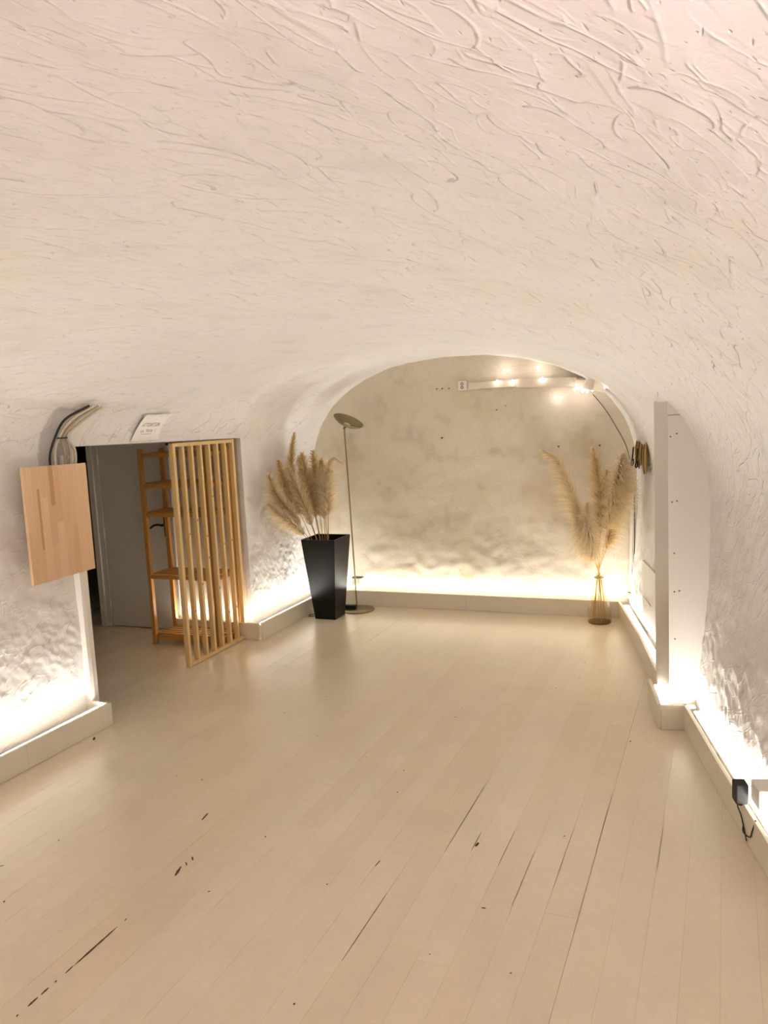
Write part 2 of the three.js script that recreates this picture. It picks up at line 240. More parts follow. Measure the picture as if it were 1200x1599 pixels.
// ------------------------------------------------------------------ floor
{
  const floor = structGroup('floor', 'cream painted plank floor, scuffed and glossy');
  part('screed', span(-9.3, -5.6, -0.03, -0.001, -3.3, -10.5), flatPlaster, floor);
  part('subfloor', [span(-3.6, 2.0, -0.1, -0.024, ZF, ZB - 0.1), span(-9.3, -3.6, -0.1, -0.032, -3.3, -10.5)], new THREE.MeshStandardMaterial({ color: 0x3a2c1e, roughness: 0.95 }), floor);
  const f1 = tileNoise(10, 301), f2 = tileNoise(60, 302), f3 = tileNoise(300, 303);
  const fm = tex(1024, 1024, (i, j) => { const x = i / 1024, y = j / 1024, v = f1(x * 10, y * 10) * 3 + f2(x * 60, y * 60) * 2 + f3(x * 300, y * 300) * 2; return [233 + v, 219 + v, 195 + v * 0.8]; });
  const hb = new Float32Array(512 * 512), h1 = tileNoise(256, 311), h2 = tileNoise(24, 312), h3 = tileNoise(8, 313); for (let j = 0; j < 512; j++) for (let i = 0; i < 512; i++) hb[j * 512 + i] = 0.25 * h1(i / 2, j / 16) + 0.4 * h2(i / 512 * 24, j / 512 * 24) + 0.6 * h3(i / 64, j / 64);
  const fb = heightTex(512, hb), rough = tex(512, 512, (i, j) => { const v = 112 + 5 * h3(i / 64, j / 64) + 5 * h2(i / 512 * 24, j / 512 * 24); return [v, v, v]; }, false);
  const mats = [0xffffff, 0xfdfcfa, 0xfefdfc, 0xfbf9f6].map((c) => new THREE.MeshPhysicalMaterial({ clearcoat: 0.55, clearcoatRoughness: 0.24, color: c, map: clone(fm, 1 / 1.7, 1 / 1.7), bumpMap: clone(fb, 1 / 0.9, 1 / 0.9), bumpScale: 0.0006, roughnessMap: clone(rough, 1 / 1.3, 1 / 1.3), roughness: 0.75 }));
  const r = rng(5), w = 0.115;
  function plank(x0, x1, z0, z1, y, m) {  // chamfered board
    const e = 0.0004, c = 0.0004, t = -0.022, P = [[x0, t, z0], [x1, t, z0], [x1, t, z1], [x0, t, z1], [x0, y - c, z0], [x1, y - c, z0], [x1, y - c, z1], [x0, y - c, z1], [x0 + e, y, z0 - e], [x1 - e, y, z0 - e], [x1 - e, y, z1 + e], [x0 + e, y, z1 + e]];
    const F = [[8, 9, 10, 11], [4, 5, 9, 8], [5, 6, 10, 9], [6, 7, 11, 10], [7, 4, 8, 11], [0, 1, 5, 4], [1, 2, 6, 5], [2, 3, 7, 6], [3, 0, 4, 7]], pos = [], uv = [];
    for (const f of F) for (const q of [0, 1, 2, 0, 2, 3]) { const p = P[f[q]]; pos.push(...p); uv.push(p[0], p[2]); }
    const g = new THREE.BufferGeometry(); g.setAttribute('position', new THREE.Float32BufferAttribute(pos, 3)); g.setAttribute('uv', new THREE.Float32BufferAttribute(uv, 2)); g.computeVertexNormals(); part('plank', g, mats[m], floor);
  }
  for (let i = -44; i < 18; i++) {
    const xa = -0.47 + w * i, hall = xa < -3.56, g = r() < 0.22 ? 0.0007 : 0.0002, x0 = xa + g, x1 = xa + w - 0.0001;
    const zn = hall ? -3.45 : ZF, zf = hall ? (xa < -5.05 ? -10.3 : -6.2) : ZB - 0.03; let z = zn;
    const dEnd = xa > -0.7 ? (-(xa) - 0.144 + 0.2645 * 4.65 + 0.12) / 0.2645 : 99, zlim = Math.max(zf, -dEnd);   // right wall cuts the boards
    z = zn; let first = true;
    while (z > zlim + 0.02) { let L = 1.5 + 1.1 * r(); if (first) L = 0.5 + 2 * r(); first = false; let z1 = Math.max(zlim, z - L);
      if (i === -1 && z > -2.7 && z1 < -2.2) z1 = -2.708;
      if (z1 - zlim < 0.25) z1 = zlim; plank(x0, x1, z, z1 + 0.0003, (r() - 0.5) * 0.0005, Math.floor(r() * 4)); z = z1; }
  }
  // worn spots where the dark filler and bare wood show through the paint
  const chipMat = new THREE.MeshStandardMaterial({ color: 0x4a3826, roughness: 0.8 });
  function chip(x0, z0, x1, z1, wd) { const s = new THREE.Shape(), n = 10, q = rng(Math.round(Math.abs(x0 * 1e4 + z0 * 3e3))); const top = [], bot = []; const L = Math.hypot(x1 - x0, z1 - z0); for (let i = 0; i <= n; i++) { const u = i / n, ww = wd * Math.pow(Math.max(0, Math.sin(u * Math.PI)), 0.45) * (0.7 + 0.6 * q()); top.push([u * L, ww / 2]); bot.unshift([u * L, -ww / 2]); }
    [...top, ...bot].forEach((p, i) => i ? s.lineTo(...p) : s.moveTo(...p));
    const g = new THREE.ExtrudeGeometry(s, { depth: 0.0008, bevelEnabled: false, steps: 1 }).rotateX(-Math.PI / 2).rotateY(-Math.atan2(z1 - z0, x1 - x0)).translate(x0, 0.0004, z0); part('paint_chip', g, chipMat, floor, 'dark worn spot in the cream paint'); }
  const gx = -2.0;
  for (const [a, b, wd] of [[-1.947, -2.165, 0.0075], [-1.905, -1.945, 0.004], [-1.745, -1.79, 0.006], [-1.80, -1.835, 0.006], [-1.86, -1.87, 0.005], [-2.20, -2.215, 0.004], [-2.50, -2.57, 0.010], [-2.58, -2.60, 0.006], [-2.62, -2.645, 0.006], [-1.70, -1.71, 0.004]]) chip(gx - 0.002, a, gx - 0.004 - (b < -2.3 ? 0.018 : 0), b, wd);
  chip(-2.161, -2.915, -2.172, -2.982, 0.009);
  for (const [x, z, l, a, wd] of [[-0.938, -3.06, 0.035, 1.45, 0.011], [-0.945, -3.02, 0.16, 1.57, 0.0025], [-1.273, -2.80, 0.05, 1.5, 0.004], [-0.47, -2.62, 0.6, 1.57, 0.0016], [-0.472, -3.15, 0.55, 1.57, 0.0016], [-0.585, -2.85, 0.5, 1.57, 0.0013], [-0.703, -2.7, 0.4, 1.57, 0.0015], [-1.045, -2.98, 0.65, 1.57, 0.002], [-1.16, -2.25, 0.4, 1.57, 0.002], [-0.815, -2.95, 0.28, 1.57, 0.0016], [-0.236, -3.1, 0.35, 1.57, 0.0015]]) chip(x, z, x + l * Math.cos(a), z - l * Math.sin(a), wd);
  for (let i = 0; i < 34; i++) { const d = 1.8 + 4.2 * r(), x = -2.9 + 2.7 * r(); if (x > xrb(d) - 0.3) continue; const a = r() * 3, l = 0.006 + 0.016 * r() * r(); chip(x, -d, x + l * Math.cos(a), -d - l * Math.sin(a), 0.003 + 0.005 * r()); }
  chip(-3.30, -3.52, -3.33, -3.56, 0.012);
}
// ------------------------------------------------------------------ skirting boards with light strips behind them
const SK = 0.135;
const ledGlow = new THREE.MeshStandardMaterial({ color: 0xfff2dc, emissive: LED_COLOR, emissiveIntensity: 3.5 });
const stripBase = new THREE.MeshStandardMaterial({ color: 0xf0ece0, roughness: 0.6 });
// boards run from a to b along the floor (front face on that line); wall lies to the left of a->b when side = 1
function skirting(name, label, pts, ends) {
  const g = structGroup(name, label);
  for (let i = 0; i < pts.length - 1; i++) { const [a, b] = [pts[i], pts[i + 1]], dx = b[0] - a[0], dz = b[1] - a[1], L = Math.hypot(dx, dz); if (pts[i + 1][2] === 'skip') continue;
    const m = part('board', new RoundedBoxGeometry(L - 0.0015, SK, 0.018, 1, 0.002), boardPaint, g); m.position.set((a[0] + b[0]) / 2 + dz / L * 0.009 * ends, SK / 2 + 0.001, (a[1] + b[1]) / 2 - dx / L * 0.009 * ends); m.rotation.y = Math.atan2(-dz, dx); }
  return g;
}
function ledStrip(label, a, b, y = 0.108, power = 1) {
  const dx = b[0] - a[0], dz = b[1] - a[1], L = Math.hypot(dx, dz), t = thing('light_strip', label, 'light strip', [(a[0] + b[0]) / 2, y, (a[1] + b[1]) / 2], Math.atan2(-dz, dx));
  part('carrier', box(L, 0.006, 0.042, 0, -0.005, 0), stripBase, t);
  part('diffuser', box(L, 0.003, 0.040, 0, 0, 0), ledGlow, t);
  const l = new THREE.RectAreaLight(LED_COLOR, LED_POWER * power, L, 0.036); l.position.set(0, 0.003, 0); l.name = 'strip_light'; l.rotation.x = Math.PI / 2 + 0.5; t.add(l);   // tipped a little off the wall, toward the room
  // brackets that carry the strip from the floor
  const n = Math.max(2, Math.round(L / 0.8)); for (let i = 0; i < n; i++) part('bracket', box(0.02, y - 0.006, 0.012, -L / 2 + L * (i + 0.5) / n, -(y) / 2 - 0.003, 0), stripBase, t);
  return t;
}
skirting('baseboard_left', 'white skirting along the near left wall, ending at the doorway', [[-3.375, ZF], [-3.385, -0.9], [-3.388, -3.116], [-3.372, -3.75]], -1);
{ const g = structGroup('baseboard_left', 'square end cap of the near left skirting beside the doorway'); part('board', span(-3.50, -3.39, 0.001, SK, -3.735, -3.752, 0.002), boardPaint, g); }
skirting('baseboard_passage', 'white skirting in the passage behind the slatted screen', [[-4.21, -5.545], [-3.405, -5.545]], -1);
skirting('baseboard_left', 'white skirting between slatted screen and black planter', [[-3.405, -5.55], [-3.40, -6.76]], -1);
skirting('baseboard_back', 'white skirting along the end wall', [[-3.40, -6.765], [-2.075, -6.775], [-0.79, -6.775]], -1);
skirting('baseboard_right', 'white skirting along the far right wall beyond the column', [[-0.783, -6.775], [-0.532, -5.805], [-0.335, -4.92]], -1);
skirting('baseboard_right', 'short boxed skirting wrapped around the foot of the column', [[-0.402, -4.92], [-0.319, -4.5125], [-0.188, -4.548]], -1);
skirting('baseboard_right', 'white skirting along the near right wall', [[-0.188, -4.548], [-0.012, -3.83], [0.152, -3.217], [1.02, 0.05], [1.43, ZF]], -1);
ledStrip('light strip glowing behind the near left skirting', [-3.426, 0.0], [-3.430, -3.72]);
ledStrip('light strip glowing behind the passage skirting, seen through the slats', [-4.19, -5.588], [-3.45, -5.588], 0.108, 1);
ledStrip('light strip glowing behind the skirting left of the planter', [-3.447, -5.60], [-3.444, -6.79]);
ledStrip('light strip glowing along the foot of the end wall', [-3.40, -6.818], [-0.79, -6.818]);
ledStrip('light strip glowing behind the far right skirting', [-0.737, -6.76], [-0.292, -4.96]);
ledStrip('short light strip glowing at the side of the column foot', [-0.362, -4.90], [-0.296, -4.58]);
ledStrip('short light strip glowing across the front of the column foot', [-0.28, -4.566], [-0.15, -4.601]);
ledStrip('light strip glowing behind the near right skirting by the plug', [-0.133, -4.53], [0.199, -3.217]);

ledStrip('light strip glowing behind the near right skirting, beside the viewer', [0.202, -3.205], [0.727, -1.25]);
// ------------------------------------------------------------------ boxed column on the right
{
  const c = thing('boxed_column', 'square white boxed column against the right wall', 'column');
  const P0 = [-0.282, -4.612], dir = V(0.9648, 0, -0.2631), back = V(-0.2631, 0, -0.9648);   // front-left foot, along front, away from the viewer
  const mk = (u0, u1, v0, v1, y0, y1, r = 0.002) => { const g = new RoundedBoxGeometry(u1 - u0, y1 - y0, v1 - v0, 1, r); g.rotateY(Math.atan2(0.2631, 0.9648)); const m = V(P0[0], 0, P0[1]).addScaledVector(dir, (u0 + u1) / 2).addScaledVector(back, (v0 + v1) / 2); return g.translate(m.x, (y0 + y1) / 2, m.z); };
  part('front_board', mk(0, 0.32, 0, 0.018, 0.002, 1.80), columnPaint, c);
  part('side_board', mk(0, 0.018, 0.018, 0.36, 0.002, 1.80), columnPaint, c);
  part('joint_line', mk(0.0, 0.07, -0.0006, 0.001, 1.671, 1.674, 0.0002), knot, c, 'thin dark joint line');
  const screw = new THREE.SphereGeometry(0.0045, 8, 6).scale(1, 1, 0.4);
  for (const [u, y] of [[0.013, 1.56], [0.045, 1.575], [0.045, 1.22], [0.02, 1.215], [0.03, 0.94], [0.03, 0.73], [0.055, 0.735], [0.032, 0.47]]) { const m = part('screw', screw, knot, c, 'dark screw head'); const q = V(P0[0], 0, P0[1]).addScaledVector(dir, u).addScaledVector(back, -0.001); m.position.set(q.x, y, q.z); }
  const p = thing('access_panel', 'narrow white panel between the column and the far right wall', 'panel');
  const pg = (w, h, t, d, off, y) => new RoundedBoxGeometry(w, h, t, 1, Math.min(0.002, h / 3)).rotateY(-Math.PI / 2 + Math.atan2(0.2645, 1)).translate(xrb(d) - off, y, -d);
  part('panel_board', pg(1.05, 0.46, 0.02, 5.57, 0.018, 0.385), whitePaint, p);
  part('pencil_mark', pg(0.30, 0.004, 0.002, 5.9, 0.0285, 0.36).translate(0, 0, 0), knot, p, 'thin pencil line');
}
// ------------------------------------------------------------------ slatted screen in the doorway
{
  const s = thing('slatted_screen', 'tall pale pine screen of upright slats standing in the doorway', 'screen', [-3.56, 0, -4.79]);
  const Z = 0.78, Hh = 1.605, t = 0.036;
  const slat = (z, x0, w) => span(-t / 2 + x0, t / 2 + x0, 0.03, Hh - 0.03, -z - w / 2, -z + w / 2, 0.002);
  part('stile', span(-t / 2, t / 2, 0, Hh, -0.03, 0, 0.002), pine, s); part('stile', span(-t / 2, t / 2, 0, Hh - 0.012, -Z, -Z + 0.03, 0.002), pine, s);
  part('top_rail', bar([0, Hh - 0.014, -0.03], [0, Hh - 0.026, -Z + 0.03], 0.034, 0.026), pine, s); part('bottom_rail', span(-t / 2, t / 2, 0.004, 0.03, -Z + 0.03, -0.03, 0.002), pine, s);
  const r = rng(8); for (let i = 1; i < 7; i++) { const m = part('slat', slat(0.015 + i * (Z - 0.03) / 7, 0, 0.024), pine, s); for (let k = 0; k < 2; k++) part('knot', new THREE.SphereGeometry(0.006, 8, 6).scale(0.25, 1.2, 1).translate(t / 2, 0.2 + 1.2 * r(), -(0.015 + i * (Z - 0.03) / 7)), knot, m); }
}
// ------------------------------------------------------------------ wooden shelf rack behind the screen
{
  const s = thing('shelf_rack', 'honey coloured wooden rack with slatted shelves behind the screen', 'shelf', [-4.215, 0, -5.243]);
  const W = 0.60, D = 0.27, Hh = 1.55, p = 0.034;
  for (const [x, z] of [[0, 0], [W, 0], [0, -D], [W, -D]]) part('post', span(x, x + p, 0, Hh - (z ? 0.012 : 0), z, z - p, 0.002), amber, s);
  for (const y of [0.075, 0.56, 1.05, 1.275, 1.515]) {
    const sh = part('shelf_frame', [span(p, W, y - 0.03, y, -0.006, -0.026), span(p, W, y - 0.03, y, -D - 0.008, -D - 0.028), span(0.006, 0.026, y - 0.03, y, -p, -D), span(W + 0.008, W + 0.028, y - 0.03, y, -p, -D)], amber, s);
    if (y < 1.5) for (let i = 0; i < 5; i++) part('slat', span(0.03, W, y, y + 0.012, -0.03 - i * 0.052, -0.03 - i * 0.052 - 0.036, 0.002), amber, sh);
  }
  const b = solo('black_clip', rbox(0.05, 0.022, 0.03, 0.004, -4.10, 1.572, -5.50), blackRubber, 'small black box on top of the shelf rack', 'box'); b.name = 'black_box';
}
// ------------------------------------------------------------------ glued wooden board over the cables
{
  const b = thing('wooden_board', 'square edge-glued beech board hung over cables beside the doorway', 'board', [-3.42, 0, 0]);
  const tones = [[232, 192, 150], [236, 197, 154], [228, 186, 144], [238, 200, 160], [205, 156, 108], [234, 194, 152]].map((c, i) => new THREE.MeshStandardMaterial({ map: woodMap(90 + i, c, c.map((v) => v * 0.9), 0.8), roughness: 0.5 }));
  const z0 = -3.315, z1 = -3.785, n = 9, w = (z0 - z1) / n, r = rng(77);
  for (let i = 0; i < n; i++) { const za = z0 - i * w, zb = za - w, cut = 0.93 + 0.63 * (0.2 + 0.6 * r()), lean = (z) => 0.0 + (z - z0) * 0.025;
    const y0 = 0.932 - lean(za) * 0.2, y1 = 1.562 + lean(za);
    for (const [a, c, m] of [[y0, cut, [0, 1, 2, 3, 5][Math.floor(r() * 5)]], [cut, y1, [0, 1, 2, 3, 5][Math.floor(r() * 5)]]]) part('lamella', span(-0.009, 0.009, a, c, za, zb), tones[m], b); }
  part('lamella', span(0.0075, 0.0096, 1.11, 1.44, -3.40, -3.416), tones[4], b); part('lamella', span(0.0075, 0.0096, 1.34, 1.56, -3.495, -3.525), tones[4], b);
  part('mount', span(-0.075, -0.01, 1.0, 1.5, -3.42, -3.68), flatPlaster, b);
  // cables
  const cableMat = new THREE.MeshStandardMaterial({ color: 0xcfc3ae, roughness: 0.6 }), greyCable = new THREE.MeshStandardMaterial({ color: 0xb3a48a, roughness: 0.6 }), darkCable = new THREE.MeshStandardMaterial({ color: 0x2a2620, roughness: 0.6 });
  const t = thing('cable_bundle', 'bundle of white and dark cables coming down behind the wooden board', 'cables');
  const runs = [
    [[-3.37, 1.872, -3.845], [-3.44, 1.80, -3.735], [-3.505, 1.70, -3.695], [-3.515, 1.62, -3.665], [-3.49, 1.50, -3.64]],
    [[-3.365, 1.868, -3.885], [-3.43, 1.80, -3.775], [-3.495, 1.70, -3.718], [-3.50, 1.62, -3.725], [-3.48, 1.50, -3.70]],
    [[-3.375, 1.862, -3.925], [-3.44, 1.785, -3.815], [-3.49, 1.70, -3.742], [-3.485, 1.64, -3.785], [-3.48, 1.58, -3.785], [-3.475, 1.50, -3.755]],
    [[-3.37, 1.876, -3.815], [-3.455, 1.80, -3.70], [-3.515, 1.70, -3.675], [-3.525, 1.60, -3.635], [-3.50, 1.50, -3.61]],
    [[-3.485, 1.70, -3.732], [-3.48, 1.64, -3.748], [-3.478, 1.57, -3.74], [-3.475, 1.50, -3.72]]];
  runs.forEach((p, i) => part('cable', tube(p, [0.0085, 0.0095, 0.009, 0.007, 0.008][i], 40, 8), [cableMat, greyCable, cableMat, darkCable, greyCable][i], t));
  part('cable_tie', new THREE.TorusGeometry(0.033, 0.004, 6, 20).rotateX(Math.PI / 2).scale(0.7, 1, 1).translate(-3.50, 1.70, -3.718), blackRubber, t);
}
// ------------------------------------------------------------------ paper notice on the vault above the doorway
{
  const cv = document.createElement('canvas'); cv.width = 512; cv.height = 340; const c = cv.getContext('2d'); c.fillStyle = '#f2eee8'; c.fillRect(0, 0, 512, 340);
  c.fillStyle = '#7d726c'; c.font = 'bold 62px monospace'; c.textAlign = 'center'; c.fillText('ATTENTION', 262, 150); c.font = 'bold 54px monospace'; c.fillText('La Tete !', 262, 228); c.fillRect(150, 250, 190, 5);
  const t = new THREE.CanvasTexture(cv); t.colorSpace = THREE.SRGBColorSpace;
  const vx = (y, d) => { const ys = ysl(d), yc = crown(d), r = xrb(d) + 0.076, cc = (XL + r) / 2, a = (r - XL) / 2, s = Math.max(0, (y - ys) / (yc - ys)); return cc - a * Math.pow(1 - Math.pow(s, NE), 1 / NE); };
  const g = new THREE.PlaneGeometry(1, 1, 24, 16), p = g.attributes.position;
  for (let i = 0; i < p.count; i++) { const u = p.getX(i) + 0.5, v = p.getY(i) + 0.5; const z = (-4.335 + (-4.602 + 4.335) * u) * (1 - v) + (-4.405 + (-4.684 + 4.405) * u) * v + (v > 0.3 ? 0 : 0.012 * (0.3 - v) * (1 - u)), y = 1.652 + 0.158 * v - 0.004 * u;
    const curl = 0.018 * Math.pow(1 - u, 6) * v + 0.006 * Math.sin(u * 9 + v * 4) * (v > 0.9 || v < 0.1 ? 1 : 0.3); p.setXYZ(i, vx(y, -z) + 0.010 + curl, y - 0.006, z); }
  g.computeVertexNormals();
  const m = solo('paper_notice', g, new THREE.MeshStandardMaterial({ map: t, roughness: 0.8, side: THREE.DoubleSide }), 'white paper notice taped above the doorway reading ATTENTION La Tete', 'notice');
  const tape = new THREE.MeshPhysicalMaterial({ color: 0xf4f0e8, roughness: 0.15, side: THREE.DoubleSide });
  for (const [v0, v1] of [[0.94, 1.04], [0.0, 0.10]]) { const q = new THREE.PlaneGeometry(1, 1, 24, 2), a = q.attributes.position; for (let i = 0; i < a.count; i++) { const u = (a.getX(i) + 0.5) * 1.06 - 0.03, v = v0 + (a.getY(i) + 0.5) * (v1 - v0), z = (-4.335 - 0.267 * u) * (1 - v) + (-4.405 - 0.279 * u) * v, y = 1.652 + 0.158 * v - 0.004 * u; a.setXYZ(i, vx(y, -z) + 0.013 + 0.004 * Math.sin(u * 40) * Math.sin(u * 17), y - 0.006, z); } q.computeVertexNormals(); part('adhesive_tape', q, tape, m, 'clear wrinkled tape'); }
}
// ------------------------------------------------------------------ black planter
{
  const g = thing('planter', 'tall tapered square black planter in the left corner', 'planter', [-3.172, 0, -6.325]);
  const prof = [[0.002, 0], [0.096, 0], [0.158, 0.70], [0.146, 0.70], [0.138, 0.60], [0.002, 0.60]].map(([x, y]) => new THREE.Vector2(x * Math.SQRT2, y));
  let q = new THREE.LatheGeometry(prof, 4, Math.PI / 4).toNonIndexed(); q.computeVertexNormals();
  part('pot', q, new THREE.MeshPhysicalMaterial({ color: 0x0b0a07, roughness: 0.38, specularIntensity: 0.4 }), g);
  part('soil', box(0.26, 0.02, 0.26, 0, 0.612, 0), new THREE.MeshStandardMaterial({ color: 0x1d1710, roughness: 1 }), g);
}
// ------------------------------------------------------------------ pampas plumes
const stemMat = new THREE.MeshStandardMaterial({ color: 0xc09a55, roughness: 0.7 });
const plumeMats = [[0.92, 0.72, 0.40], [0.95, 0.79, 0.52], [0.86, 0.65, 0.32], [0.97, 0.82, 0.57]].map((c) => new THREE.MeshPhysicalMaterial({ color: new THREE.Color().setRGB(...c), roughness: 0.9, vertexColors: true, transmission: 0.1, thickness: 0, side: THREE.DoubleSide }));
function pampas(label, group, pts, o) {
  const base = pts[0], t = thing('pampas_plume', label, 'dried grass', base, 0, group), curve = new THREE.CatmullRomCurve3(pts.map((p) => V(p[0] - base[0], p[1] - base[1], p[2] - base[2])));
  part('stem', new THREE.TubeGeometry(curve, 40, 0.0032, 6), stemMat, t);
  const r = rng(o.seed), pos = [], col = [], n = 2.2 * (o.n || 900), droop = V(...(o.droop || [0, -1, 0]));
  for (let i = 0; i < n; i++) {
    const f = r(), u = o.start + (1 - o.start) * f, p = curve.getPointAt(Math.min(0.999, u)), tan = curve.getTangentAt(Math.min(0.999, u));
    const prof = Math.pow(Math.sin(Math.PI * Math.min(1, 0.10 + 0.86 * Math.pow(f, 0.75))), 0.9) * (1 - 0.35 * f), a = r() * 6.283;
    let side = V(Math.cos(a), 0.25 * Math.sin(a * 1.7), Math.sin(a)); side.addScaledVector(tan, -side.dot(tan)).normalize(); if (o.lean) side.add(V(...o.lean)).normalize();
    const L = o.width * (0.55 + 0.9 * r()) * (prof + 0.12) * 1.5, up = (o.up || 0.85) + 0.5 * r(), sg = 5, w = 0.0010 + 0.0014 * r(); let q = p.clone(), dir = tan.clone().multiplyScalar(up).addScaledVector(side, 0.75 + 0.3 * r()).normalize();
    const across = dir.clone().cross(V(r() - 0.5, r() - 0.5, r() - 0.5)).normalize(); const P = [q.clone()], tone = 0.66 + 0.5 * r();
    for (let k = 0; k < sg; k++) { q.addScaledVector(dir, L / sg); P.push(q.clone()); dir.addScaledVector(droop, (o.sag || 0.22) * (0.6 + 0.8 * r())).add(V((r() - 0.5) * 0.12, (r() - 0.5) * 0.12, (r() - 0.5) * 0.12)).normalize(); }
    for (let k = 0; k < sg; k++) { const wa = w * (1 - k / sg * 0.75), wb = w * (1 - (k + 1) / sg * 0.75), A = P[k].clone().addScaledVector(across, wa), B = P[k].clone().addScaledVector(across, -wa), C = P[k + 1].clone().addScaledVector(across, wb), D = P[k + 1].clone().addScaledVector(across, -wb); for (const v of [A, B, C, B, D, C]) { pos.push(v.x, v.y, v.z); col.push(tone, tone * 0.985, tone * 0.96); } }
  }
  const g = new THREE.BufferGeometry(); g.setAttribute('position', new THREE.Float32BufferAttribute(pos, 3)); g.setAttribute('color', new THREE.Float32BufferAttribute(col, 3)); g.computeVertexNormals(); part('plume', g, plumeMats[o.mat || 0], t);
}
{
  const G = 'pampas plumes in the black planter', L = 'dried pampas plume standing in the black planter';
  const P = (x, z) => [x, 0.63, z];
  const list = [
    ['highest narrow pampas plume tip above the black planter', [P(-3.24, -6.32), [-3.33, 1.0, -6.28], [-3.40, 1.3, -6.22], [-3.38, 1.45, -6.2], [-3.335, 1.60, -6.18]], { start: 0.55, width: 0.055, n: 500, mat: 2, sag: 0.05 }],
    ['upright golden pampas plume left of the highest tip', [P(-3.26, -6.28), [-3.33, 0.9, -6.2], [-3.395, 1.17, -6.08], [-3.41, 1.38, -6.02]], { start: 0.35, width: 0.10, mat: 0 }],
    ['pampas plume leaning far left over the planter rim', [P(-3.26, -6.26), [-3.34, 0.88, -6.12], [-3.395, 1.1, -5.93], [-3.415, 1.27, -5.85]], { start: 0.28, width: 0.12, mat: 1, sag: 0.12 }],
    ['lowest pampas plume fanning left just above the planter rim', [P(-3.25, -6.24), [-3.31, 0.80, -6.10], [-3.38, 0.96, -5.91], [-3.415, 1.05, -5.81]], { start: 0.22, width: 0.10, mat: 3, sag: 0.14 }],
    [L, [P(-3.22, -6.32), [-3.26, 0.95, -6.30], [-3.30, 1.22, -6.27], [-3.31, 1.42, -6.25]], { start: 0.3, width: 0.10, mat: 0 }],
    [L, [P(-3.20, -6.33), [-3.22, 0.95, -6.33], [-3.24, 1.22, -6.33], [-3.25, 1.43, -6.33]], { start: 0.3, width: 0.09, mat: 2 }],
    [L, [P(-3.22, -6.28), [-3.27, 0.92, -6.2], [-3.32, 1.15, -6.12], [-3.36, 1.32, -6.08]], { start: 0.25, width: 0.10, mat: 1 }],
    [L, [P(-3.23, -6.36), [-3.30, 0.95, -6.38], [-3.37, 1.2, -6.38], [-3.40, 1.38, -6.36]], { start: 0.3, width: 0.10, mat: 0 }],
    ['pale upright pampas plume just left of the drooping head', [P(-3.17, -6.30), [-3.16, 0.92, -6.30], [-3.17, 1.15, -6.30], [-3.18, 1.30, -6.30]], { start: 0.33, width: 0.085, mat: 3 }],
    ['pale pampas plume drooping its head beside the lamp pole', [P(-3.14, -6.29), [-3.11, 0.95, -6.28], [-3.11, 1.18, -6.27], [-3.08, 1.28, -6.26], [-3.03, 1.27, -6.24]], { start: 0.36, width: 0.095, mat: 3, droop: [0.5, -1, 0.1], sag: 0.25 }],
    ['thin pampas wisp arching right toward the lamp pole', [P(-3.15, -6.33), [-3.14, 1.0, -6.34], [-3.13, 1.28, -6.35], [-3.07, 1.37, -6.36], [-2.99, 1.32, -6.37]], { start: 0.62, width: 0.055, n: 320, mat: 1, droop: [0.4, -1, 0], sag: 0.2 }],
    [L, [P(-3.18, -6.36), [-3.18, 0.95, -6.37], [-3.19, 1.2, -6.38], [-3.20, 1.36, -6.38]], { start: 0.33, width: 0.09, mat: 2 }],
  ];
  list.forEach(([lb, pts, o], i) => pampas(lb, G, pts, { seed: 400 + i, n: 900, up: 1.25, ...o, width: o.width * 0.85 }));
}
